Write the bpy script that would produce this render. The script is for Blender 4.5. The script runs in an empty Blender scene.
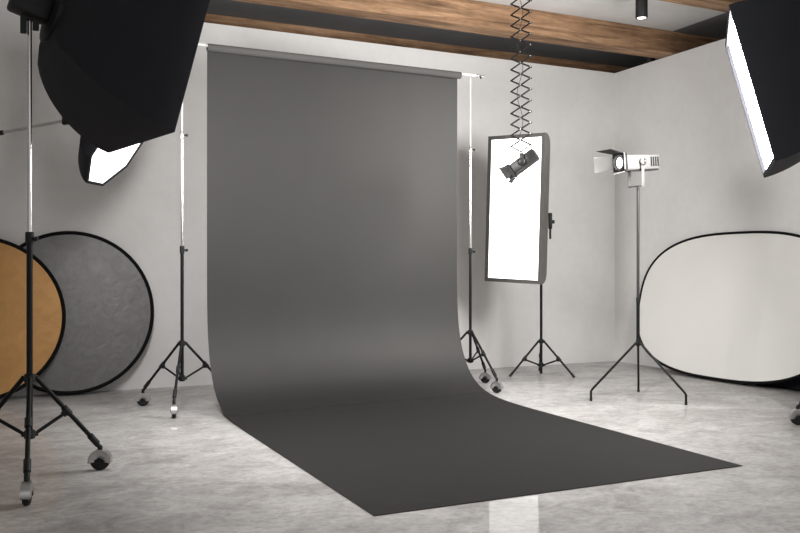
import bpy, bmesh, math, random
from mathutils import Vector, Matrix
random.seed(7)
SC = bpy.context.scene
COL = SC.collection
V = Vector
PI = math.pi

# ---------------------------------------------------------------- materials
def new_mat(name):
    m = bpy.data.materials.new(name); m.use_nodes = True
    nt = m.node_tree; b = nt.nodes['Principled BSDF']
    return m, nt, b

def simple(name, col, rough=.5, metal=0., spec=.5, bump=0., bscale=200., var=.06, vscale=6., edge=None):
    """procedural: base colour broken up slightly by noise, optional fine bump"""
    m, nt, b = new_mat(name)
    N, L = nt.nodes, nt.links
    tc = N.new('ShaderNodeTexCoord')
    nz = N.new('ShaderNodeTexNoise'); nz.inputs['Scale'].default_value = vscale; nz.inputs['Detail'].default_value = 4
    L.new(tc.outputs['Object'], nz.inputs['Vector'])
    cr = N.new('ShaderNodeValToRGB')
    cr.color_ramp.elements[0].position = .3; cr.color_ramp.elements[1].position = .7
    cr.color_ramp.elements[0].color = (*[c*(1-var) for c in col], 1)
    cr.color_ramp.elements[1].color = (*[min(1, c*(1+var)) for c in col], 1)
    L.new(nz.outputs['Fac'], cr.inputs['Fac']); L.new(cr.outputs['Color'], b.inputs['Base Color'])
    b.inputs['Roughness'].default_value = rough
    b.inputs['Metallic'].default_value = metal
    b.inputs['Specular IOR Level'].default_value = spec
    if edge is not None: b.inputs['Specular Tint'].default_value = (edge, edge, edge, 1)
    if bump:
        n2 = N.new('ShaderNodeTexNoise'); n2.inputs['Scale'].default_value = bscale; n2.inputs['Detail'].default_value = 3
        L.new(tc.outputs['Object'], n2.inputs['Vector'])
        bp = N.new('ShaderNodeBump'); bp.inputs['Strength'].default_value = bump; bp.inputs['Distance'].default_value = .004
        L.new(n2.outputs['Fac'], bp.inputs['Height']); L.new(bp.outputs['Normal'], b.inputs['Normal'])
    return m

def emit(name, col, s):
    m, nt, b = new_mat(name)
    b.inputs['Base Color'].default_value = (.9, .9, .9, 1)
    b.inputs['Emission Color'].default_value = (*col, 1)
    b.inputs['Emission Strength'].default_value = s
    return m

def plaster(name, c1, c2, rough=.75, sc=1.1, bump=.15):
    m, nt, b = new_mat(name); N, L = nt.nodes, nt.links
    tc = N.new('ShaderNodeTexCoord')
    n1 = N.new('ShaderNodeTexNoise'); n1.inputs['Scale'].default_value = sc; n1.inputs['Detail'].default_value = 6; n1.inputs['Roughness'].default_value = .62
    n2 = N.new('ShaderNodeTexNoise'); n2.inputs['Scale'].default_value = sc*9; n2.inputs['Detail'].default_value = 5
    L.new(tc.outputs['Object'], n1.inputs['Vector']); L.new(tc.outputs['Object'], n2.inputs['Vector'])
    mx = N.new('ShaderNodeMix'); mx.data_type = 'FLOAT'; mx.inputs[0].default_value = .25
    L.new(n1.outputs['Fac'], mx.inputs[2]); L.new(n2.outputs['Fac'], mx.inputs[3])
    cr = N.new('ShaderNodeValToRGB')
    cr.color_ramp.elements[0].position = .35; cr.color_ramp.elements[1].position = .65
    cr.color_ramp.elements[0].color = (*c1, 1); cr.color_ramp.elements[1].color = (*c2, 1)
    L.new(mx.outputs[0], cr.inputs['Fac']); L.new(cr.outputs['Color'], b.inputs['Base Color'])
    b.inputs['Roughness'].default_value = rough; b.inputs['Specular IOR Level'].default_value = .25
    bp = N.new('ShaderNodeBump'); bp.inputs['Strength'].default_value = bump; bp.inputs['Distance'].default_value = .01
    L.new(n2.outputs['Fac'], bp.inputs['Height']); L.new(bp.outputs['Normal'], b.inputs['Normal'])
    return m

def concrete_floor():
    m, nt, b = new_mat('polished_concrete'); N, L = nt.nodes, nt.links
    tc = N.new('ShaderNodeTexCoord')
    mp = N.new('ShaderNodeMapping'); mp.inputs['Scale'].default_value = (1.0, 1.35, 1); mp.inputs['Rotation'].default_value = (0, 0, .42)
    L.new(tc.outputs['Object'], mp.inputs['Vector'])
    def noise(s, d=6, r=.6, dist=0):
        n = N.new('ShaderNodeTexNoise'); n.inputs['Scale'].default_value = s; n.inputs['Detail'].default_value = d
        n.inputs['Roughness'].default_value = r; n.inputs['Distortion'].default_value = dist
        L.new(mp.outputs['Vector'], n.inputs['Vector']); return n
    big = noise(.7, 5, .6, .6); mid = noise(3.2, 8, .72, .8); fine = noise(17, 10, .78, .5)
    r1 = N.new('ShaderNodeValToRGB'); e = r1.color_ramp.elements
    e[0].position = .36; e[0].color = (.24, .228, .22, 1); e[1].position = .62; e[1].color = (.52, .508, .498, 1)
    a1 = N.new('ShaderNodeMix'); a1.data_type = 'FLOAT'; a1.inputs[0].default_value = .55
    L.new(big.outputs['Fac'], a1.inputs[2]); L.new(mid.outputs['Fac'], a1.inputs[3])
    L.new(a1.outputs[0], r1.inputs['Fac'])
    # fine speckle
    r2 = N.new('ShaderNodeValToRGB'); e = r2.color_ramp.elements
    e[0].position = .36; e[0].color = (.66, .645, .635, 1); e[1].position = .56; e[1].color = (1.06, 1.06, 1.06, 1)
    L.new(fine.outputs['Fac'], r2.inputs['Fac'])
    mul = N.new('ShaderNodeMix'); mul.data_type = 'RGBA'; mul.blend_type = 'MULTIPLY'; mul.inputs[0].default_value = .75
    L.new(r1.outputs['Color'], mul.inputs[6]); L.new(r2.outputs['Color'], mul.inputs[7])
    # pale hairline cracks
    vor = N.new('ShaderNodeTexVoronoi'); vor.feature = 'DISTANCE_TO_EDGE'; vor.inputs['Scale'].default_value = 2.1
    wob = N.new('ShaderNodeMix'); wob.data_type = 'VECTOR'; wob.inputs[0].default_value = .35
    L.new(mp.outputs['Vector'], wob.inputs[4]); L.new(mid.outputs['Color'], wob.inputs[5]); L.new(wob.outputs[1], vor.inputs['Vector'])
    r3 = N.new('ShaderNodeValToRGB'); e = r3.color_ramp.elements
    e[0].position = 0; e[0].color = (1, 1, 1, 1); e[1].position = .012; e[1].color = (0, 0, 0, 1)
    L.new(vor.outputs['Distance'], r3.inputs['Fac'])
    msk = N.new('ShaderNodeValToRGB'); e = msk.color_ramp.elements
    e[0].position = .52; e[0].color = (0, 0, 0, 1); e[1].position = .62; e[1].color = (.55, .55, .55, 1)
    L.new(big.outputs['Fac'], msk.inputs['Fac'])
    mm = N.new('ShaderNodeMath'); mm.operation = 'MULTIPLY'
    L.new(r3.outputs['Color'], mm.inputs[0]); L.new(msk.outputs['Color'], mm.inputs[1])
    ck = N.new('ShaderNodeMix'); ck.data_type = 'RGBA'; ck.inputs[7].default_value = (.66, .64, .62, 1)
    L.new(mm.outputs[0], ck.inputs[0]); L.new(mul.outputs[2], ck.inputs[6])
    L.new(ck.outputs[2], b.inputs['Base Color'])
    b.inputs['Roughness'].default_value = .55; b.inputs['Specular IOR Level'].default_value = .3
    b.inputs['Coat Weight'].default_value = FLOOR_COAT; b.inputs['Coat Roughness'].default_value = .03; b.inputs['Coat IOR'].default_value = 1.4
    bp = N.new('ShaderNodeBump'); bp.inputs['Strength'].default_value = .12; bp.inputs['Distance'].default_value = .004
    L.new(fine.outputs['Fac'], bp.inputs['Height']); L.new(bp.outputs['Normal'], b.inputs['Normal'])
    return m

def wood():
    m, nt, b = new_mat('aged_timber'); N, L = nt.nodes, nt.links
    tc = N.new('ShaderNodeTexCoord')
    mp = N.new('ShaderNodeMapping'); mp.inputs['Scale'].default_value = (.35, 4.5, 4.5)
    L.new(tc.outputs['Object'], mp.inputs['Vector'])
    n1 = N.new('ShaderNodeTexNoise'); n1.inputs['Scale'].default_value = 3.; n1.inputs['Detail'].default_value = 9; n1.inputs['Roughness'].default_value = .68; n1.inputs['Distortion'].default_value = .7
    L.new(mp.outputs['Vector'], n1.inputs['Vector'])
    n2 = N.new('ShaderNodeTexNoise'); n2.inputs['Scale'].default_value = 1.4; n2.inputs['Detail'].default_value = 6; n2.inputs['Roughness'].default_value = .7
    L.new(tc.outputs['Object'], n2.inputs['Vector'])
    cr = N.new('ShaderNodeValToRGB'); e = cr.color_ramp.elements
    e[0].position = .3; e[0].color = (.085, .047, .026, 1); e[1].position = .72; e[1].color = (.52, .335, .20, 1)
    k = cr.color_ramp.elements.new(.5); k.color = (.28, .165, .092, 1)
    L.new(n1.outputs['Fac'], cr.inputs['Fac'])
    cr2 = N.new('ShaderNodeValToRGB'); e = cr2.color_ramp.elements
    e[0].position = .3; e[0].color = (.55, .52, .5, 1); e[1].position = .65; e[1].color = (1.1, 1.1, 1.1, 1)
    L.new(n2.outputs['Fac'], cr2.inputs['Fac'])
    mul = N.new('ShaderNodeMix'); mul.data_type = 'RGBA'; mul.blend_type = 'MULTIPLY'; mul.inputs[0].default_value = .8
    L.new(cr.outputs['Color'], mul.inputs[6]); L.new(cr2.outputs['Color'], mul.inputs[7])
    L.new(mul.outputs[2], b.inputs['Base Color']); b.inputs['Roughness'].default_value = .72; b.inputs['Specular IOR Level'].default_value = .25
    bp = N.new('ShaderNodeBump'); bp.inputs['Strength'].default_value = .5; bp.inputs['Distance'].default_value = .01
    L.new(n1.outputs['Fac'], bp.inputs['Height']); L.new(bp.outputs['Normal'], b.inputs['Normal'])
    return m

def foil(name, col, rough, metal, crinkle=.5, sc=9., c2=None):
    m, nt, b = new_mat(name); N, L = nt.nodes, nt.links
    tc = N.new('ShaderNodeTexCoord')
    n = N.new('ShaderNodeTexNoise'); n.inputs['Scale'].default_value = sc; n.inputs['Detail'].default_value = 8; n.inputs['Roughness'].default_value = .65; n.inputs['Distortion'].default_value = 1.4
    L.new(tc.outputs['Object'], n.inputs['Vector'])
    cr = N.new('ShaderNodeValToRGB'); e = cr.color_ramp.elements
    e[0].position = .35; e[0].color = (*[c*.9 for c in col], 1); e[1].position = .68; e[1].color = (*(c2 or [min(1, c*1.1) for c in col]), 1)
    L.new(n.outputs['Fac'], cr.inputs['Fac']); L.new(cr.outputs['Color'], b.inputs['Base Color'])
    b.inputs['Metallic'].default_value = metal; b.inputs['Roughness'].default_value = rough
    bp = N.new('ShaderNodeBump'); bp.inputs['Strength'].default_value = crinkle; bp.inputs['Distance'].default_value = .006
    L.new(n.outputs['Fac'], bp.inputs['Height']); L.new(bp.outputs['Normal'], b.inputs['Normal'])
    return m

FLOOR_COAT = .28
PAPER_COL, PAPER_ROUGH, PAPER_METAL = (.066, .0644, .0622), .64, .92
M = dict(
    floor=concrete_floor(),
    wall=plaster('grey_plaster_wall', (.63, .620, .608), (.70, .690, .678)),
    ceil=plaster('grey_ceiling_plaster', (.58, .57, .56), (.68, .67, .66), sc=.9),
    ceilshade=plaster('shaded_ceiling_plaster', (.13, .13, .133), (.16, .16, .162), sc=.9),  # ceiling plaster darkened to hold the shade beyond the two walls
    wood=wood(),
    paper=simple('charcoal_paper', PAPER_COL, rough=PAPER_ROUGH, spec=.1, metal=PAPER_METAL, edge=.28, var=.02, vscale=3, bump=.03, bscale=500),
    rollpaper=simple('rolled_charcoal_paper', (.085, .083, .08), rough=.8, spec=.1, var=.03),
    black=simple('black_metal', (.005, .005, .0055), rough=.45, spec=.2, var=.1),
    plastic=simple('black_plastic', (.009, .009, .0095), rough=.55, spec=.3, var=.1),
    rubber=simple('black_rubber', (.014, .014, .014), rough=.7, spec=.3),
    cloth=simple('black_softbox_cloth', (.0125, .0135, .0175), rough=.75, spec=.25, bump=.15, bscale=300),
    graycloth=simple('dark_grey_softbox_cloth', (.105, .10, .095), rough=.8, spec=.2, bump=.15, bscale=300),
    rimgrey=simple('grey_softbox_lip', (.10, .10, .10), rough=.7, spec=.25),
    chrome=simple('chrome', (.60, .595, .59), rough=.2, metal=1., var=.03),
    hood=simple('satin_chrome', (.50, .495, .49), rough=.34, metal=.9, var=.04),
    steel=simple('brushed_steel', (.60, .59, .57), rough=.3, metal=1., var=.05),
    white=simple('white_enamel', (.15, .148, .145), rough=.5, spec=.2, var=.02),
    whitelift=simple('white_enamel_shade_lift', (.30, .295, .285), rough=.5, spec=.3, var=.02),  # spotlight's white enamel, made paler because its barn doors fall in shade
    whitetube=simple('white_tube', (.58, .575, .565), rough=.4, var=.02),
    grey=simple('grey_metal', (.022, .0212, .0205), rough=.45, var=.1),
    gold=foil('gold_foil', (.41, .215, .07), .5, .4, .25, 5),
    silver=foil('silver_foil', (.125, .121, .117), .45, .35, .7, 7, (.145, .141, .137)),
    whitefab=simple('white_diffusion_fabric', (.74, .73, .70), rough=.7, var=.03, vscale=1.2),
    navy=simple('dark_navy_cloth', (.009, .010, .015), rough=.8, spec=.15),
    rim=simple('black_binding', (.0045, .0045, .005), rough=.8, spec=.12),
    lightL=emit('lit_diffuser_left', (1, .984, .970), 48.),
    lightR=emit('lit_diffuser_right', (1, .984, .970), 48.),
    lightO=emit('lit_diffuser_octagon', (1, .985, .96), 3.),
    lightS=emit('lit_diffuser_strip', (1, .985, .965), 3.7),
    lamp=emit('lit_lens', (1, .97, .92), 3.),
    down=emit('lit_downlight', (1, .95, .88), 4.),
)

# ---------------------------------------------------------------- mesh helpers
def tag(o, label, cat, group=None):
    o['label'] = label; o['category'] = cat
    if group: o['group'] = group
    return o

def thing(name, loc, label, cat, group=None):
    o = bpy.data.objects.new(name, None); COL.objects.link(o)
    o.location = loc; o.empty_display_size = .1
    return tag(o, label, cat, group)

def obj(name, bm, mat, parent=None, smooth=True, mats=None):
    me = bpy.data.meshes.new(name)
    bmesh.ops.recalc_face_normals(bm, faces=bm.faces)
    bm.to_mesh(me); bm.free()
    for m in (mats or [mat]): me.materials.append(M[m])
    o = bpy.data.objects.new(name, me); COL.objects.link(o)
    if smooth:
        for p in me.polygons: p.use_smooth = True
        try: me.set_sharp_from_angle(angle=math.radians(38))
        except Exception: pass
    if parent is not None:
        # geometry is given in world coordinates: keep it there, centred on the part's own origin under its thing
        o.parent = parent
        w = Matrix.Translation(-world_loc(parent))
        me.transform(w)
    return o

def world_loc(o):
    p = V(o.location)
    while o.parent is not None:
        o = o.parent; p = p + V(o.location)
    return p

def basis(d):
    d = V(d).normalized()
    a = V((0, 0, 1)) if abs(d.z) < .95 else V((1, 0, 0))
    x = d.cross(a).normalized(); y = d.cross(x).normalized()
    return x, y, d

def tube(bm, a, b, r, r2=None, n=16, caps=True):
    a, b = V(a), V(b); r2 = r if r2 is None else r2
    x, y, _ = basis(b-a)
    A = [bm.verts.new(a + (x*math.cos(2*PI*i/n) + y*math.sin(2*PI*i/n))*r) for i in range(n)]
    B = [bm.verts.new(b + (x*math.cos(2*PI*i/n) + y*math.sin(2*PI*i/n))*r2) for i in range(n)]
    for i in range(n): bm.faces.new((A[i], A[(i+1) % n], B[(i+1) % n], B[i]))
    if caps: bm.faces.new(A[::-1]); bm.faces.new(B)

def path_tube(bm, pts, r, n=12):
    pts = [V(p) for p in pts]; rings = []
    x = None
    for i, p in enumerate(pts):
        d = (pts[min(i+1, len(pts)-1)] - pts[max(i-1, 0)]).normalized()
        if x is None: x, y, _ = basis(d)
        else:
            x = (x - d*x.dot(d)).normalized(); y = d.cross(x).normalized()
        rings.append([bm.verts.new(p + (x*math.cos(2*PI*k/n) + y*math.sin(2*PI*k/n))*r) for k in range(n)])
    for A, B in zip(rings, rings[1:]):
        for k in range(n): bm.faces.new((A[k], A[(k+1) % n], B[(k+1) % n], B[k]))
    bm.faces.new(rings[0][::-1]); bm.faces.new(rings[-1])

def lathe(bm, c, axis, prof, n=28, caps=True):
    """prof: list of (t along axis, radius)"""
    c = V(c); x, y, d = basis(axis); rings = []
    for t, r in prof:
        if r < 1e-6: rings.append([bm.verts.new(c + d*t)])
        else: rings.append([bm.verts.new(c + d*t + (x*math.cos(2*PI*k/n) + y*math.sin(2*PI*k/n))*r) for k in range(n)])
    for A, B in zip(rings, rings[1:]):
        for k in range(n):
            k2 = (k+1) % n
            if len(A) == 1 and len(B) == 1: continue
            if len(A) == 1: bm.faces.new((A[0], B[k2], B[k]))
            elif len(B) == 1: bm.faces.new((A[k], A[k2], B[0]))
            else: bm.faces.new((A[k], A[k2], B[k2], B[k]))
    if not caps: return
    if len(rings[0]) > 1: bm.faces.new(rings[0][::-1])
    if len(rings[-1]) > 1: bm.faces.new(rings[-1])

def obox(bm, c, ax, ay, az, sx, sy, sz, bev=0.):
    """oriented box, full sizes, optional bevel"""
    c = V(c); t = bmesh.new()
    bmesh.ops.create_cube(t, size=1)
    for v in t.verts: v.co = V((v.co.x*sx, v.co.y*sy, v.co.z*sz))
    if bev: bmesh.ops.bevel(t, geom=t.edges[:], offset=bev, segments=2, affect='EDGES', profile=.5)
    mp = {}
    for v in t.verts: mp[v] = bm.verts.new(c + V(ax)*v.co.x + V(ay)*v.co.y + V(az)*v.co.z)
    for f in t.faces: bm.faces.new([mp[v] for v in f.verts])
    t.free()

def box(bm, lo, hi, bev=0.):
    lo, hi = V(lo), V(hi)
    obox(bm, (lo+hi)/2, (1, 0, 0), (0, 1, 0), (0, 0, 1), *(hi-lo), bev)

def B(): return bmesh.new()

def struct(name, lo, hi, mat):
    bm = B(); box(bm, lo, hi); o = obj(name, bm, mat, smooth=False); o['kind'] = 'structure'; return o

# ---------------------------------------------------------------- the room
BACK, RIGHT, CEIL = 9.51, 7.86, 4.35
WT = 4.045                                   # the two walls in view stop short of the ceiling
FB, FR = 11.7, 10.2                          # outer shell beyond them, its unseen walls added to keep light out
struct('floor', (-7, -2, -.12), (FR, FB, 0), 'floor')
struct('wall_back', (-7, BACK, 0), (RIGHT+.15, BACK+.15, WT), 'wall')
struct('wall_unseen_left', (-2.75, -2, 0), (-2.6, BACK, CEIL), 'wall')  # unseen wall, added to cut the light on the left side
struct('wall_right', (RIGHT, -2, 0), (RIGHT+.15, BACK, WT), 'wall')
struct('wall_unseen_back', (-7, FB, 0), (FR+.1, FB+.1, CEIL+.1), 'wall')
struct('wall_unseen_right', (FR, -2, 0), (FR+.1, FB, CEIL+.1), 'wall')
struct('ceiling', (-7, -2, CEIL), (RIGHT, BACK, CEIL+.1), 'ceil')
struct('ceiling_outer_back', (-7, BACK, CEIL), (FR, FB, CEIL+.1), 'ceilshade')
struct('ceiling_outer_right', (RIGHT, -2, CEIL), (FR, BACK, CEIL+.1), 'ceilshade')
for lo, hi, lab in (
    ((-7, 10.17, WT+.005), (FR, 10.43, CEIL), 'dark timber ceiling beam showing as a thin strip just above the back wall'),
    ((-7, 8.37, WT+.005), (FR, 8.63, CEIL), 'broad brown timber ceiling beam crossing behind the hanging scissor arm'),
    ((-7, 6.50, WT+.005), (FR, 6.76, CEIL), 'brown timber ceiling beam nearest the viewer, cut by the top right edge')):
    bm = B(); box(bm, lo, hi, .012)
    tag(obj('ceiling_beam', bm, 'wood', smooth=False), lab, 'beam', 'timber beams under the ceiling')

# ---------------------------------------------------------------- paper backdrop
paper = thing('paper_backdrop', (3.14, 6.2, 0), 'wide charcoal grey paper sweep hanging from a roll and running out over the floor', 'backdrop')
prof = [(8.012, 3.372), (8.014, 3.0), (8.016, 2.6), (8.017, 2.2), (8.017, 1.8), (8.017, 1.4), (8.014, 1.1), (8.006, .9), (7.985, .72),
        (7.945, .56), (7.885, .415), (7.80, .29), (7.70, .19), (7.58, .118), (7.44, .068), (7.27, .035), (7.06, .016), (6.8, .0075), (6.6, .0045)] + \
       [(y, .004) for y in (6.3, 5.9, 5.5, 5.0, 4.55, 4.088)]
# resample smoothly
def catmull(P, k=5):
    out = []
    for i in range(len(P)-1):
        p0, p1, p2, p3 = P[max(i-1, 0)], P[i], P[i+1], P[min(i+2, len(P)-1)]
        for j in range(k):
            t = j/k
            out.append(tuple(.5*((2*b) + (c-a)*t + (2*a-5*b+4*c-d)*t*t + (3*b-a-3*c+d)*t**3) for a, b, c, d in zip(p0, p1, p2, p3)))
    out.append(P[-1]); return out
prof = catmull(prof)
bm = B(); skins = []
for off in (.0011, -.0011):
    rows = []
    for q, (y, z) in enumerate(prof):
        (ya, za), (yb, zb_) = prof[max(q-1, 0)], prof[min(q+1, len(prof)-1)]
        tl = math.hypot(yb-ya, zb_-za) or 1; ny, nz = (zb_-za)/tl, -(yb-ya)/tl
        k = (8.01-y)/3.9
        x0, x1 = 1.79, 4.50 - .065*k
        rows.append([V((x0+(x1-x0)*i/24, y + ny*off + .017*(x0+(x1-x0)*i/24-3.14)*(1-k), max(z, .0035) + nz*off)) for i in range(25)])
    vs = [[bm.verts.new(p) for p in r] for r in rows]
    for A, C_ in zip(vs, vs[1:]):
        for i in range(24): bm.faces.new((A[i], A[i+1], C_[i+1], C_[i]) if off > 0 else (A[i], C_[i], C_[i+1], A[i+1]))
    skins.append(rows)
P0, P1 = skins
loop = lambda S: [r[0] for r in S] + S[-1][1:] + [r[-1] for r in S[::-1]][1:] + S[0][::-1][1:-1]
la, lb = loop(P0), loop(P1)
for k in range(len(la)):
    j = (k+1) % len(la)
    bm.faces.new([bm.verts.new(p) for p in (la[k], la[j], lb[j], lb[k])])
sheet = obj('paper_sheet', bm, 'paper', paper)
RZ, RY = 3.372, 7.976
bm = B()
lathe(bm, (1.787, RY, RZ), (1, 0, 0), [(0, .0345), (0, .035), (.004, .037), (2.715, .037), (2.719, .035), (2.719, .0345), (0, .0345)], 32, caps=False)
obj('paper_roll', bm, 'rollpaper', paper)

bar = thing('crossbar', (3.1, RY, RZ+.018), 'white horizontal crossbar carrying the paper roll between two stands', 'crossbar')
bm = B(); tube(bm, (1.50, RY, RZ+.018), (4.70, RY, RZ+.018), .0155, n=20); obj('bar_tube', bm, 'whitetube', bar)
for s, xe in ((1, 4.70), (-1, 1.50)):
    bm = B()
    lathe(bm, (xe, RY, RZ+.018), (s, 0, 0), [(0, .013), (.012, .019), (.03, .017), (.045, .010), (.085, .009), (.09, .016), (.105, .014), (.11, 0)], 18)
    c = obj('end_hook', bm, 'hood', bar); c['label'] = 'steel end fitting'
    bm = B(); tube(bm, (xe+s*.05, RY, RZ+.018), (xe+s*.05, RY-.02, RZ-.012), .009, n=10); obj('thumb_screw', bm, 'grey', c)

# ---------------------------------------------------------------- stands
def caster(parent, foot, out, size=1., yaw=0.):
    """foot: floor point; out: horizontal heading of the wheel"""
    f = V((foot[0], foot[1], 0)); h = V((math.cos(yaw), math.sin(yaw), 0)); ax = V((-h.y, h.x, 0))
    r = .054*size
    bm = B(); c = f + V((0, 0, r))
    w = .017*size
    lathe(bm, c - ax*w, ax, [(0, r*.55), (0, r*.86), (.004*size, r*.97), (.009*size, r), (2*w-.009*size, r), (2*w-.004*size, r*.97), (2*w, r*.86), (2*w, r*.55)], 32)
    wheel = obj('caster_wheel', bm, 'rubber', parent); wheel['label'] = 'black rubber wheel'
    bm = B(); lathe(bm, c - ax*(w+.011*size), ax, [(0, 0), (0, r*.16), (.003*size, r*.21), (2*w+.019*size, r*.21), (2*w+.022*size, r*.16), (2*w+.022*size, 0)], 18)
    obj('axle_hub', bm, 'plastic', wheel)
    # chrome hood over the upper part of the wheel
    bm = B(); n = 20; R = r*1.14; hw = w+.005*size
    ang = [math.radians(-12 + 204*i/n) for i in range(n+1)]
    def P(a, rr, s): return c + h*math.cos(a)*rr + V((0, 0, 1))*math.sin(a)*rr + ax*s
    L0 = [bm.verts.new(P(a, R, -hw)) for a in ang]; L1 = [bm.verts.new(P(a, R, hw)) for a in ang]
    cl0 = [bm.verts.new(P(a, R*(.30 if 25 < math.degrees(a) < 155 else .42), -hw-.002)) for a in ang]; cl1 = [bm.verts.new(P(a, R*(.30 if 25 < math.degrees(a) < 155 else .42), hw+.002)) for a in ang]
    for i in range(n):
        bm.faces.new((L0[i], L0[i+1], L1[i+1], L1[i]))
        bm.faces.new((L0[i+1], L0[i], cl0[i], cl0[i+1])); bm.faces.new((L1[i], L1[i+1], cl1[i+1], cl1[i]))
    hd = obj('caster_hood', bm, 'hood', parent); hd['label'] = 'chrome wheel hood'
    s = hd.modifiers.new('thickness', 'SOLIDIFY'); s.thickness = .003*size; s.offset = 0

def tripod(name, c, label, group, angles, R, zc, zl, zt, ztop, zjoint2=None, casters=True, rp=.0155, sz=1., upper='chrome', yaws=None):
    """column with three braced legs"""
    t = thing(name, (c[0], c[1], 0), label, 'light stand', group)
    X, Y = c
    bm = B(); tube(bm, (X, Y, zl-.03 if casters else .02), (X, Y, zt), rp, n=18); obj('lower_tube', bm, 'black', t)
    bm = B(); tube(bm, (X, Y, zt-.03), (X, Y, (zjoint2 or ztop)), rp*.74, n=18); o = obj('middle_tube', bm, upper, t); o['label'] = 'shiny upper tube'
    if zjoint2:
        bm = B(); tube(bm, (X, Y, zjoint2-.02), (X, Y, ztop), rp*.56, n=14); o = obj('top_tube', bm, 'whitetube', t); o['label'] = 'slim pale top tube'
        bm = B(); lathe(bm, (X, Y, zjoint2-.035), (0, 0, 1), [(0, rp*.95), (.004, rp*1.1), (.066, rp*1.1), (.07, rp*.95)], 18); k = obj('upper_collar', bm, 'steel', t)
        bm = B(); tube(bm, (X, Y, zjoint2), (X+.035, Y-.018, zjoint2), .006, n=10); tube(bm, (X+.03, Y-.0155, zjoint2), (X+.045, Y-.023, zjoint2), .013, n=14); obj('locking_knob', bm, 'grey', k)
    bm = B(); lathe(bm, (X, Y, zt-.05), (0, 0, 1), [(0, rp*1.15), (.004, rp*1.4), (.066, rp*1.4), (.07, rp*1.1)], 18); k = obj('middle_collar', bm, 'plastic', t)
    bm = B(); tube(bm, (X, Y, zt-.02), (X+.035, Y-.018, zt-.02), .006, n=10); tube(bm, (X+.03, Y-.0155, zt-.02), (X+.045, Y-.023, zt-.02), .013, n=14); obj('locking_knob', bm, 'plastic', k)
    for nm, z in (('leg_collar', zc), ('brace_collar', zl)):
        bm = B(); lathe(bm, (X, Y, z-.03), (0, 0, 1), [(0, rp*1.2), (.004, rp*1.75), (.05, rp*1.75), (.056, rp*1.2)], 18)
        for a in angles:
            d = V((math.cos(a), math.sin(a), 0))
            obox(bm, V((X, Y, z-.004))+d*rp*2.0, d, V((-d.y, d.x, 0)), (0, 0, 1), .03, .018, .03, .003)
        obj(nm, bm, 'plastic', t)
    zend = .185 if casters else .012
    for i, a in enumerate(angles):
        d = V((math.cos(a), math.sin(a), 0)); ctr = V((X, Y, 0))
        top = ctr + d*rp*2.2 + V((0, 0, zc)); Rl = R - (.03 if casters else .006)
        end = ctr + d*Rl + V((0, 0, zend))
        bm = B(); tube(bm, top, end, rp*.78, n=14); lg = obj('leg', bm, 'black', t)
        mid = top.lerp(end, .5)
        ld = (end-top).normalized()
        bm = B(); tube(bm, mid-ld*.03, mid+ld*.03, rp*1.15, n=14)
        up = ld.cross(V((-d.y, d.x, 0))); up = up if up.z < 0 else -up
        obox(bm, mid+up*rp*1.3, ld, V((-d.y, d.x, 0)), up, .04, .014, .026, .003)
        obj('leg_clamp', bm, 'plastic', lg)
        bm = B(); tube(bm, ctr + d*rp*2.3 + V((0, 0, zl)), mid+up*rp*1.6, rp*.6, n=12); obj('brace', bm, 'black', t)
        if casters:
            bm = B(); tube(bm, end-ld*.065, end+ld*.012, rp*1.15, n=14)
            ft = ctr + d*R
            path_tube(bm, [end, end+ld*.015+V((0, 0, -.008)), V((ft.x, ft.y, .150)), V((ft.x, ft.y, .112))], rp*.9)
            obj('caster_socket', bm, 'plastic', lg)
            caster(t, (ft.x, ft.y), d, sz, (yaws[i] if yaws else a))
        else:
            bm = B(); tube(bm, end-ld*.05, end+ld*.004, rp*.95, n=12); obj('rubber_foot', bm, 'rubber', lg)
    return t

def ang(c, p): return math.atan2(p[1]-c[1], p[0]-c[0])
GS = 'tripod stands in the studio'
LC = (.183, 5.578); a0 = ang(LC, (.154, 5.105))
tripod('light_stand', LC, 'tall black wheeled tripod at left front, its pole crossing the gold disc', GS, [a0, a0+2*PI/3, a0-2*PI/3], .474, .643, .306, 1.50, 2.788, rp=.018, sz=1.15,
       yaws=[math.radians(80), math.radians(-22), math.radians(150)])
bl = (1.553, 7.96); a0 = ang(bl, (1.256, 8.31))
tripod('backdrop_stand', bl, 'wheeled tripod holding the left end of the crossbar beside the silver disc', GS, [a0, a0+2*PI/3, a0-2*PI/3], .459, .612, .289, 1.489, RZ+.001, 2.53, sz=1.05,
       yaws=[math.radians(-20), math.radians(80), 0.])
br = (4.665, 8.039); a0 = ang(br, (4.726, 7.593))
tripod('backdrop_stand', br, 'wheeled tripod holding the right end of the crossbar, partly behind the paper sweep', GS, [a0, a0+2*PI/3, a0-2*PI/3], .448, .608, .303, 1.502, RZ+.001, 2.591, sz=1.05,
       yaws=[math.radians(-60), math.radians(-50), 0.])
st = (6.0, 8.627); a0 = ang(st, (5.564, 8.645))
tripod('light_stand', st, 'small black tripod without wheels standing under the tall lit strip softbox', GS, [a0, a0+2*PI/3, a0-2*PI/3], .442, .417, .13, 1.3, 1.9, casters=False, rp=.0165, upper='black')

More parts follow.
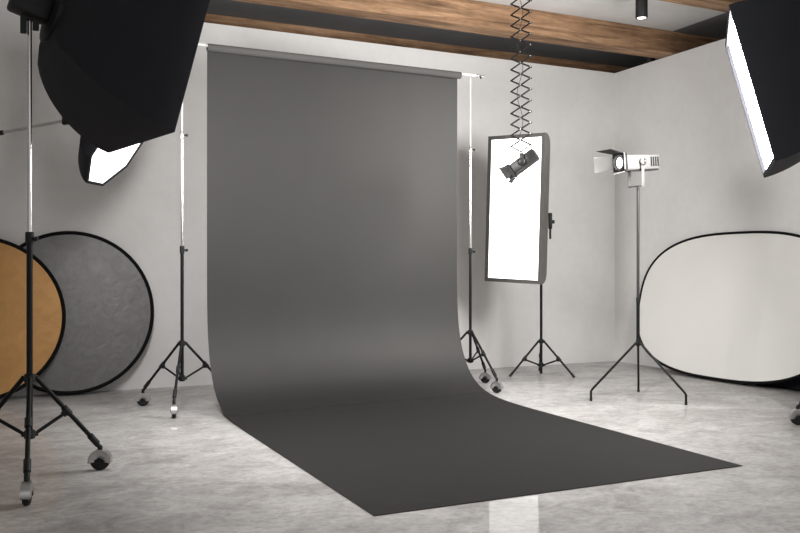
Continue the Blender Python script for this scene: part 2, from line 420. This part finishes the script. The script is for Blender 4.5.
# stand with thin cranked legs under the white spotlight
sp = (5.775, 6.637)
t = thing('spotlight_stand', (*sp, 0), 'slim black stand with three cranked legs carrying the white spotlight', 'light stand', GS)
bm = B(); tube(bm, (*sp, .53), (*sp, 1.0), .017, n=18); obj('lower_tube', bm, 'black', t)
bm = B(); tube(bm, (*sp, .97), (*sp, 2.108), .0145, n=18); o = obj('upper_tube', bm, 'grey', t); o['label'] = 'dark grey upper tube'
bm = B(); lathe(bm, (*sp, .965), (0, 0, 1), [(0, .017), (.003, .0195), (.045, .0195), (.048, .013)], 18); obj('collar', bm, 'plastic', t)
bm = B(); lathe(bm, (*sp, .525), (0, 0, 1), [(0, .012), (.01, .022), (.06, .022), (.07, .017)], 18); obj('leg_hub', bm, 'black', t)
a0 = ang(sp, (5.274, 6.739))
for k in range(3):
    a = a0 + k*2*PI/3; d = V((math.cos(a), math.sin(a), 0)); c = V((*sp, 0))
    bm = B()
    path_tube(bm, [c+d*.015+V((0, 0, .565)), c+d*.03+V((0, 0, .553)), c+d*.495+V((0, 0, .118)), c+d*.511+V((0, 0, .095)), c+d*.511+V((0, 0, .004))], .0115, 12)
    lg = obj('leg', bm, 'black', t)
    bm = B(); tube(bm, c+d*.511+V((0, 0, .0)), c+d*.511+V((0, 0, .03)), .0135, n=12); obj('rubber_foot', bm, 'rubber', lg)

# ---------------------------------------------------------------- softboxes
def frame(az, el, roll=0.):
    n = V((math.cos(el)*math.cos(az), math.cos(el)*math.sin(az), math.sin(el)))
    s = V((-math.sin(az), math.cos(az), 0)); u = n.cross(s)
    return n, s*math.cos(roll)+u*math.sin(roll), u*math.cos(roll)-s*math.sin(roll)

def square_section(hw, hh, k=9):
    """closed outline of a rectangle with k points per side, corners kept"""
    pts = []
    for (x0, y0), (x1, y1) in (((-1, -1), (1, -1)), ((1, -1), (1, 1)), ((1, 1), (-1, 1)), ((-1, 1), (-1, -1))):
        for i in range(k): pts.append((x0+(x1-x0)*i/k, y0+(y1-y0)*i/k))
    return [(x*hw, y*hh) for x, y in pts]

def oct_section(R):
    r = R/math.cos(PI/8)
    out = []
    v = [(r*math.cos(PI/8+i*PI/4), r*math.sin(PI/8+i*PI/4)) for i in range(8)]
    for i in range(8):
        a, b = v[i], v[(i+1) % 8]
        for k in range(4): out.append((a[0]+(b[0]-a[0])*k/4, a[1]+(b[1]-a[1])*k/4))
    return out

def softbox(name, c, axes, hw, hh, depth, rb, label, group, shell, light, octagon=False, power=2.0, strobe=.30, lip=.012, bow=.0, bracket_z=None, liprim='cloth', rim_w=.03):
    n, s, u = axes; c = V(c)
    back = c - n*depth
    t = thing(name, back, label, 'softbox', group)
    sec = (lambda a, b: oct_section(a)) if octagon else square_section
    bm = B(); rings = []
    K = 18
    for i in range(K+1):
        tt = i/K
        g = max(0., 1-tt**power)**(1/power)
        # wall thickness of cloth ~ none; the profile bulges like a sprung-rod box
        w = rb+(hw-rb)*g; h_ = rb+(hh-rb)*g
        ring = []
        for x, y in sec(w, h_): ring.append(bm.verts.new(c - n*(depth*tt) + s*x + u*y))
        rings.append(ring)
    m = len(rings[0])
    for A, C_ in zip(rings, rings[1:]):
        for k in range(m): bm.faces.new((A[k], A[(k+1) % m], C_[(k+1) % m], C_[k]))
    bm.faces.new(rings[-1])
    sh = obj('softbox_shell', bm, shell, t)
    # front lip: a square band around the diffuser
    bm = B()
    outer = sec(hw, hh); inner = sec(hw-rim_w, hh-rim_w) if not octagon else oct_section(hw-rim_w)
    ro = [bm.verts.new(c + s*x + u*y) for x, y in outer]; rf = [bm.verts.new(c + n*lip + s*x + u*y) for x, y in outer]
    rg = [bm.verts.new(c + n*lip + s*x + u*y) for x, y in inner]; ri = [bm.verts.new(c - n*.004 + s*x + u*y) for x, y in inner]
    for k in range(m):
        j = (k+1) % m
        bm.faces.new((ro[k], ro[j], rf[j], rf[k])); bm.faces.new((rf[k], rf[j], rg[j], rg[k])); bm.faces.new((rg[k], rg[j], ri[j], ri[k])); bm.faces.new((ri[k], ri[j], ro[j], ro[k]))
    obj('front_lip', bm, liprim, t)
    bm = B()
    fv = [bm.verts.new(c + s*x + u*y) for x, y in inner]
    fc = bm.verts.new(c)
    for k in range(m): bm.faces.new((fv[k], fv[(k+1) % m], fc))
    bmesh.ops.recalc_face_normals(bm, faces=bm.faces)
    d = obj('diffuser', bm, light, t, smooth=False); d['label'] = 'glowing white front fabric'
    # ring and strobe head at the back
    bm = B(); lathe(bm, back+n*.03, -n, [(0, rb*1.0), (.0, rb*1.08), (.05, rb*1.08), (.06, rb*.8)], 28); obj('speed_ring', bm, 'plastic', t)
    if strobe:
        bm = B(); obox(bm, back-n*(.03+strobe/2), n, s, u, strobe, .15, .16, .02); sb = obj('strobe_head', bm, 'plastic', t)
        for k in range(5):
            bm = B(); obox(bm, back-n*(.03+strobe*.5+.02*k)+u*.081, n, s, u, .008, .09, .004); obj('vent_slot', bm, 'rubber', sb)
    return t

GB = 'lit softboxes'
# left front
s_ = 1.05; cam = V((0, 0, 1.3))
cL = cam + (V((.926, 5.448, 2.603))-cam)*s_
axL = frame(math.radians(12.15), math.radians(-15.23))
bx = softbox('softbox', cL, axL, 1.1*s_/2, 1.1*s_/2, .69, .17, 'big black square softbox at upper left seen from behind, on the wheeled tripod', GB, 'cloth', 'lightL', strobe=.22, power=1.6)
bm = B(); X, Y = LC
obox(bm, (X-.034, Y-.01, 2.82), (1, 0, 0), (0, 1, 0), (0, 0, 1), .036, .05, .22, .004); obox(bm, (X+.034, Y-.01, 2.835), (1, 0, 0), (0, 1, 0), (0, 0, 1), .036, .05, .20, .004)
obox(bm, (X, Y-.005, 2.82), (1, 0, 0), (0, 1, 0), (0, 0, 1), .09, .05, .06, .004)
obj('tilt_bracket', bm, 'plastic', bx)

# right front
s_ = 1.15
cR = cam + (V((4.932, 4.497, 2.539))-cam)*s_
axR = frame(math.radians(134.93), math.radians(-14.95))
cR = cR - axR[0]*.028
bx = softbox('softbox', cR, axR, 1.1*s_/2, 1.1*s_/2, .80, .17, 'large dark softbox at upper right turned side-on, its lit face a narrow bright band', GB, 'cloth', 'lightR', strobe=.28, power=1.7, lip=.03, rim_w=.035)
bR = cR - axR[0]*(.82+.16)
RC = (bR.x, bR.y)
bm = B(); obox(bm, (RC[0], RC[1], bR.z-.13), (1, 0, 0), (0, 1, 0), (0, 0, 1), .06, .05, .14, .004); obj('tilt_bracket', bm, 'plastic', bx)
a0 = ang(RC, (6.02, 4.97)); Rr = math.hypot(6.02-RC[0], 4.97-RC[1])
tripod('light_stand', RC, 'wheeled stand at the right edge showing only one caster beside the white oval panel', GS, [a0, a0+2*PI/3, a0-2*PI/3], Rr, .643, .306, 1.50, bR.z-.203, rp=.018, sz=1.15, yaws=[math.radians(-30), 0, 1.])

R_ = V((.9033, -.4289, 0)); F_ = V((.4289, .9033, 0))
# strip softbox on the right
s_ = .977
cS = cam + (V((5.642, 8.666, 2.018))-cam)*s_
axS = frame(math.radians(204.56), math.radians(-.87), math.radians(-2.37))
sbx = softbox('softbox', cS, axS, .8*s_/2, 1.78*s_/2, .34, .12, 'tall upright strip softbox with a glowing white front, right of the paper', GB, 'graycloth', 'lightS', strobe=.2, liprim='graycloth', power=2.0, rim_w=.045)

bm = B()
X, Y = 6.115, 8.60
obox(bm, (X, Y, 1.88), R_, F_, (0, 0, 1), .045, .05, .20, .012); tube(bm, (X, Y, 1.66), (X, Y, 1.80), .013, n=12)
tube(bm, V((X, Y, 1.87)), V((X, Y, 1.87)) + R_*.05, .022, n=14)
tube(bm, (X, Y, 1.955), (6.0, 8.69, 1.99), .014, n=12)
obj('tilt_bracket', bm, 'plastic', sbx)

# octagonal softbox hanging off a boom behind the left one
yaw = math.radians(25.4)
F = V((math.sin(yaw), math.cos(yaw), 0)); R = V((math.cos(yaw), -math.sin(yaw), 0)); U = V((0, 0, 1))
def at(x, y, D): return cam + (F + R*((x-400)/851) + U*((268.5-y)/851))*D
cO = at(119, 146, 7.5)
vd = (cO-cam).normalized(); vr = vd.cross(U).normalized(); vu = vr.cross(vd)
su = (vr*.369 - vu*.109 + vd*.923).normalized(); sv = (vr*.521 + vu*.847 - vd*.109).normalized()
no = su.cross(sv)
if no.dot(cam-cO) < 0: no = -no
ob = softbox('softbox', cO, (no, su, sv), .405, .405, .29, .10, 'octagonal lit softbox peeping out below the big black one at upper left', GB, 'cloth', 'lightO', octagon=True, power=1.5, strobe=.16, rim_w=.025)
bO = cO - no*.45
# boom that carries it: stand stands left of the picture
rodA = at(0, 133, 7.6); rodB = at(66, 120.5, 7.6)
dr = (rodB-rodA).normalized()
foot = rodA - dr*.75
bs = thing('boom_stand', (foot.x, foot.y, 0), 'thin silver boom rod with black ends reaching in from the left edge', 'boom stand')
bm = B(); tube(bm, (foot.x, foot.y, .02), (foot.x, foot.y, foot.z+.02), .016, n=16); obj('pole', bm, 'black', bs)
bm = B(); tube(bm, foot-dr*.3, rodB, .012, n=14); o = obj('boom_rod', bm, 'steel', bs); o['label'] = 'silver boom rod'
bm = B(); tube(bm, rodA-dr*.12, rodA+dr*.03, .021, n=14); obj('rod_sleeve', bm, 'plastic', bs)
bm = B(); obox(bm, rodB+dr*.02, dr, dr.cross(U).normalized(), U, .10, .06, .07, .01); tube(bm, rodB, cO - no*.499, .015); obj('boom_clamp', bm, 'plastic', bs)
for k in range(3):
    a = PI/2 + .5 + k*2*PI/3; d = V((math.cos(a), math.sin(a), 0))
    bm = B(); tube(bm, V((foot.x, foot.y, .55)), V((foot.x, foot.y, .012))+d*.5, .012, n=12); obj('leg', bm, 'black', bs)

# ---------------------------------------------------------------- reflectors
def reflector(name, c0, ctr_h, hw, hh, n_exp, lean_axis, lean, fabric, label, group, rimr=.016):
    """disc standing on its rim; c0 = floor contact point, local x along the wall, local y up the lean"""
    t = thing(name, c0, label, 'reflector', group)
    c0 = V(c0); wx = V(lean_axis); up = (U*math.cos(lean) + V((-wx.y, wx.x, 0))*math.sin(lean)).normalized(); nn = wx.cross(up)
    ctr = c0 + up*ctr_h
    N_ = 96; pts = []
    for i in range(N_):
        a = 2*PI*i/N_; ca, sa = math.cos(a), math.sin(a)
        e = 2/n_exp
        pts.append((hw*math.copysign(abs(ca)**e, ca), hh*math.copysign(abs(sa)**e, sa)))
    bm = B(); rings = []
    for f in (1., .8, .6, .4, .2):
        rings.append([bm.verts.new(ctr + wx*x*f + up*y*f) for x, y in pts])
    cv = bm.verts.new(ctr)
    for A, C_ in zip(rings, rings[1:]):
        for k in range(N_): bm.faces.new((A[k], A[(k+1) % N_], C_[(k+1) % N_], C_[k]))
    for k in range(N_): bm.faces.new((rings[-1][k], rings[-1][(k+1) % N_], cv))
    fo = obj('reflector_fabric', bm, fabric, t)
    bm = B(); rr = []; K = 10
    for i in range(N_):
        p = ctr + wx*pts[i][0] + up*pts[i][1]
        q0, q1 = pts[(i-1) % N_], pts[(i+1) % N_]
        td = (wx*(q1[0]-q0[0]) + up*(q1[1]-q0[1])).normalized(); od = td.cross(nn).normalized()
        rr.append([bm.verts.new(p + od*math.cos(2*PI*k/K)*rimr + nn*math.sin(2*PI*k/K)*rimr*.8) for k in range(K)])
    for i in range(N_):
        A, C_ = rr[i], rr[(i+1) % N_]
        for k in range(K): bm.faces.new((A[k], A[(k+1) % K], C_[(k+1) % K], C_[k]))
    o = obj('spring_rim', bm, 'rim', t); o['label'] = 'black bound rim'
    # black backing cloth just behind the face
    bm = B()
    bb = [bm.verts.new(ctr - nn*0 + (wx*x + up*y)*.995 - nn*.006*REF_SIGN) for x, y in pts]
    bm.faces.new(bb); o = obj('backing_cloth', bm, 'rim', t, smooth=False); o['label'] = 'black back side'
    return t
REF_SIGN = 1
GR = 'reflector panels leaning on the walls'
reflector('disc_reflector', (.70, 9.28, .016), .842, .815, .827, 2., (1, 0, 0), math.radians(7), 'silver', 'round silver-grey reflector disc with black rim against the back wall', GR, .019)
reflector('disc_reflector', (-.175, 9.10, .016), .81, .795, .795, 2., (1, 0, 0), math.radians(8), 'gold', 'round gold reflector disc overlapping the silver one at the left edge', GR, .019)
reflector('oval_reflector', (7.47, 7.28, .016), .878, 1.485, .862, 2.75, (0, -1, 0), math.radians(12), 'whitefab', 'wide white oval reflector panel with black rim leaning on the right wall', GR, .016)

pn = thing('dark_panel', (7.62, 6.2, 0), 'dark navy board standing behind the lower right corner of the white oval panel', 'panel')  # dark framed board filling the gap behind the oval panel's corner
la = math.radians(9); pu = V((math.sin(la), 0, math.cos(la))); pnn = V((math.cos(la), 0, -math.sin(la)))
bm = B(); obox(bm, V((7.66, 6.1, 0)) + pu*.37, (0, 1, 0), pu, pnn, 1.50, .72, .012, .002); obj('board', bm, 'navy', pn)
bm = B()
for dy, dz, wy, wz in ((0, .735, 1.53, .03), (0, .018, 1.53, .03), (.75, .375, .03, .75), (-.75, .375, .03, .75)):
    obox(bm, V((7.66, 6.1, 0)) + pu*dz + V((0, dy, 0)), (0, 1, 0), pu, pnn, wy, wz, .024, .004)
obj('panel_frame', bm, 'rim', pn)

# ---------------------------------------------------------------- downlights
for x, y, z0, r, lab in ((6.27, 7.15, 3.99, .064, 'black cylinder downlight on the pale ceiling with its lamp glowing'),
                         (8.05, 9.01, 3.99, .064, 'black cylinder downlight mostly hidden between the broad beam and the right wall top')):
    t = thing('ceiling_downlight', (x, y, z0), lab, 'downlight', 'ceiling downlights')
    bm = B(); lathe(bm, (x, y, CEIL), (0, 0, -1), [(0, 0), (0, r), (CEIL-z0-.004, r), (CEIL-z0, r*.96), (CEIL-z0, r*.82), (CEIL-z0-.012, r*.78), (CEIL-z0-.012, 0)], 32); obj('housing', bm, 'plastic', t)
    bm = B(); lathe(bm, (x, y, z0+.009), (0, 0, -1), [(0, 0), (0, r*.76), (.006, r*.70), (.0065, 0)], 24); o = obj('lamp_lens', bm, 'down', t); o['label'] = 'glowing lamp face'

# ---------------------------------------------------------------- spotlights
def spotlight(name, c, d, label, body_mat, L, W, H, group, yoke, door=.19, lit=True, stem=None, openings=(58, 62, 50, 55)):
    """c: body centre, d: direction of the beam"""
    d = V(d).normalized(); s = d.cross(U).normalized(); u = s.cross(d).normalized(); c = V(c)
    t = thing(name, c, label, 'spotlight', group)
    bm = B(); obox(bm, c, d, s, u, L, W, H, .014); hb = obj('housing', bm, body_mat, t)
    # dark underside tray and rear vents
    bm = B(); obox(bm, c-u*(H/2+.004), d, s, u, L*.96, W*.9, .014, .004); obj('base_tray', bm, 'grey', t)
    for sd in (-1, 1):
        for k in range(4):
            bm = B(); obox(bm, c-d*(L*.235+k*L*.068)+s*sd*(W/2)+u*H*.02, d, s, u, L*.036, .008, H*.64)
            o = obj('vent_slot', bm, 'plastic', hb); o['label'] = 'black vent slot'
    f = c + d*L/2
    # front plate with round opening
    bm = B(); pw = W*1.16; ph = H*1.22
    sq = square_section(pw/2, ph/2, 8); m = len(sq)
    ri = H*.40
    circ = [(ri*math.cos(math.atan2(y, x)), ri*math.sin(math.atan2(y, x))) for x, y in sq]
    A0 = [bm.verts.new(f + s*x + u*y) for x, y in sq]; A1 = [bm.verts.new(f + d*.03 + s*x + u*y) for x, y in sq]
    C1 = [bm.verts.new(f + d*.03 + s*x + u*y) for x, y in circ]; C0 = [bm.verts.new(f + s*x + u*y) for x, y in circ]
    for k in range(m):
        j = (k+1) % m
        for P, Q in ((A0, A1), (A1, C1), (C1, C0), (C0, A0)): bm.faces.new((P[k], P[j], Q[j], Q[k]))
    obj('front_plate', bm, 'plastic', t)
    bm = B(); lathe(bm, f+d*.006, d, [(0, 0), (0, ri*.98), (.006, ri*.95), (.014, ri*.6), (.017, 0)], 28); o = obj('lens', bm, 'lamp' if lit else 'steel', t)
    if lit: o['label'] = 'glowing lens'
    bm = B(); lathe(bm, f+d*.03, d, [(0, ri*1.02), (0, ri*1.18), (.012, ri*1.18), (.012, ri*1.02), (0, ri*1.02)], 28, caps=False)
    for k in range(12):
        a = 2*PI*k/12; obox(bm, f+d*.037+(s*math.cos(a)+u*math.sin(a))*ri*1.2, d, s*math.cos(a)+u*math.sin(a), d.cross(s*math.cos(a)+u*math.sin(a)), .012, .012, .016)
    obj('lens_ring', bm, 'white' if lit else 'white', t)
    dm = 'whitelift' if body_mat == 'white' else body_mat
    # four barn doors
    for (dirv, tan, half, ext, op, mt) in ((u, s, W*.5, door, openings[0], 'plastic'), (-u, s, W*.5, door*.9, openings[1], dm), (s, u, H*.42, door*.9, openings[2], dm), (-s, u, H*.42, door*.9, openings[3], dm)):
        o_ = f + d*.032 + dirv*(ph/2 if dirv in (u, -u) else pw/2)
        a = math.radians(op); e = dirv*math.cos(a) + d*math.sin(a)
        nrm = e.cross(tan).normalized()
        bm = B(); vs = []
        for k in (-.5, .5):
            vs.append([bm.verts.new(o_ + tan*half*-1 + nrm*.002*k*2), bm.verts.new(o_ + tan*half + nrm*.002*k*2), bm.verts.new(o_ + e*ext + tan*half*1.35 + nrm*.002*k*2), bm.verts.new(o_ + e*ext - tan*half*1.35 + nrm*.002*k*2)])
        bm.faces.new(vs[0]); bm.faces.new(vs[1][::-1])
        for k in range(4): bm.faces.new((vs[0][k], vs[0][(k+1) % 4], vs[1][(k+1) % 4], vs[1][k]))
        obj('barn_door', bm, mt, t, smooth=False)
    # yoke
    sgn = -1 if yoke == 'below' else 1
    pv = c + d*L*.06
    drop = H*.5 + (.163 if sgn < 0 else .020)
    bm = B()
    for sd in (-1, 1):
        obox(bm, pv + s*sd*(W/2+.016) + U*sgn*drop/2, (U.cross(s)).normalized(), s, U, .042, .008, drop+.02, .003)
    obox(bm, pv + U*sgn*drop, (U.cross(s)).normalized(), s, U, .042, W+.04, .009, .003)
    obj('yoke', bm, body_mat, t)
    for sd in (-1, 1):
        bm = B(); lathe(bm, pv + s*sd*(W/2+.004), s*sd, [(0, .012), (.014, .012), (.016, .036), (.024, .037), (.030, .031), (.033, .012), (.050, .011), (.052, 0)], 20); obj('tilt_knob', bm, 'steel' if body_mat == 'white' else 'grey', t)
    if stem:
        bm = B(); tube(bm, pv+U*sgn*drop, stem, .014, n=14); obj('stem', bm, 'plastic', t)
    return t, pv + U*sgn*drop

# white one on its stand
dW = (R*-.84 - F*.50 - U*.075)
wl, seat = spotlight('stage_spotlight', V((sp[0], sp[1], 2.355)), dW, 'white spotlight with open barn doors and lit lens on the slim stand', 'white', .46, .145, .145, 'spotlights', 'below', door=.20, openings=(80, 80, 52, 48))
bm = B(); tube(bm, (seat.x, seat.y, 2.11), seat, .014, n=14); obj('spigot', bm, 'grey', wl)

# scissor hanger with dark spotlight
PX, PY = 4.46, 6.74
hz = (R*.18 - F*.13).normalized(); hw_ = .104
sc = thing('scissor_hanger', (PX, PY, CEIL), 'black scissor arm hanging from the ceiling above the strip softbox', 'pantograph')
bm = B(); box(bm, (PX-.09, PY-.05, CEIL-.03), (PX+.09, PY+.05, CEIL), .006); obj('ceiling_mount', bm, 'black', sc)
p = .0985; z_low = 2.455; nc = int((CEIL-.03-z_low)/p)
p = (CEIL-.03-z_low)/nc
ctr = V((PX, PY, 0)); fwd = hz.cross(U)
for i in range(nc):
    z0 = z_low + i*p
    for sd in (-1, 1):
        off = fwd*.006*sd
        a = ctr + hz*hw_*-1*sd + V((0, 0, z0)) + off; b = ctr + hz*hw_*sd + V((0, 0, z0+p)) + off
        if i == 0: a = a.lerp(b, .0)
        bm = B(); dd = (b-a).normalized()
        obox(bm, (a+b)/2, dd, fwd, dd.cross(fwd), (b-a).length+.012, .004, .015, .001)
        arm = obj('scissor_arm', bm, 'black', sc, smooth=False)
        bm = B()
        lathe(bm, b - fwd*.012*1, fwd, [(0, 0), (0, .005), (.024, .005), (.024, 0)], 10)
        if sd > 0: lathe(bm, (a+b)/2 - fwd*.012, fwd, [(0, 0), (0, .005), (.024, .005), (.024, 0)], 10)
        obj('rivet', bm, 'steel', arm)
# closing half diamond and cord
zb = z_low - p*.55
for sd in (-1, 1):
    a = ctr + hz*hw_*sd + V((0, 0, z_low)) + fwd*.006*sd; b = ctr + V((0, 0, zb)) + fwd*.006*sd
    bm = B(); dd = (b-a).normalized(); obox(bm, (a+b)/2, dd, fwd, dd.cross(fwd), (b-a).length+.012, .004, .012, .001); obj('scissor_arm', bm, 'black', sc, smooth=False)
bm = B()
pts = []
for i in range(40):
    k = i/39; z = CEIL-.03 - (CEIL-.03-zb)*k
    pts.append(ctr + fwd*.02 + hz*.03*math.sin(k*24) + V((0, 0, z)))
path_tube(bm, pts, .0028, 8); obj('power_cord', bm, 'rubber', sc)

dB = (R*-.76 - U*.565 + F*.30)
bc = at(524.5, 161.5, 8.)
spotlight('stage_spotlight', bc, dB, 'dark spotlight tilted down on the scissor arm in front of the strip softbox', 'grey', .265, .105, .105, 'spotlights', 'above', door=.07, lit=False,
          stem=ctr+V((0, 0, zb-.021)), openings=(75, 75, 62, 62))

# ---------------------------------------------------------------- light and camera
w = bpy.data.worlds.new('studio_ambient'); SC.world = w; w.use_nodes = True
bg = w.node_tree.nodes['Background']; bg.inputs[0].default_value = (1, .985, .97, 1); bg.inputs[1].default_value = .8

cd = bpy.data.cameras.new('camera'); co = bpy.data.objects.new('camera', cd); COL.objects.link(co)
co.location = cam; co.rotation_euler = (PI/2, 0, -yaw)
cd.sensor_width = 36; cd.lens = 851/800*36; cd.shift_y = 2/800
SC.camera = co
SC.view_settings.view_transform = 'Standard'; SC.view_settings.look = 'None'; SC.view_settings.exposure = 0.; SC.view_settings.gamma = 1
SC.view_settings.use_curve_mapping = False
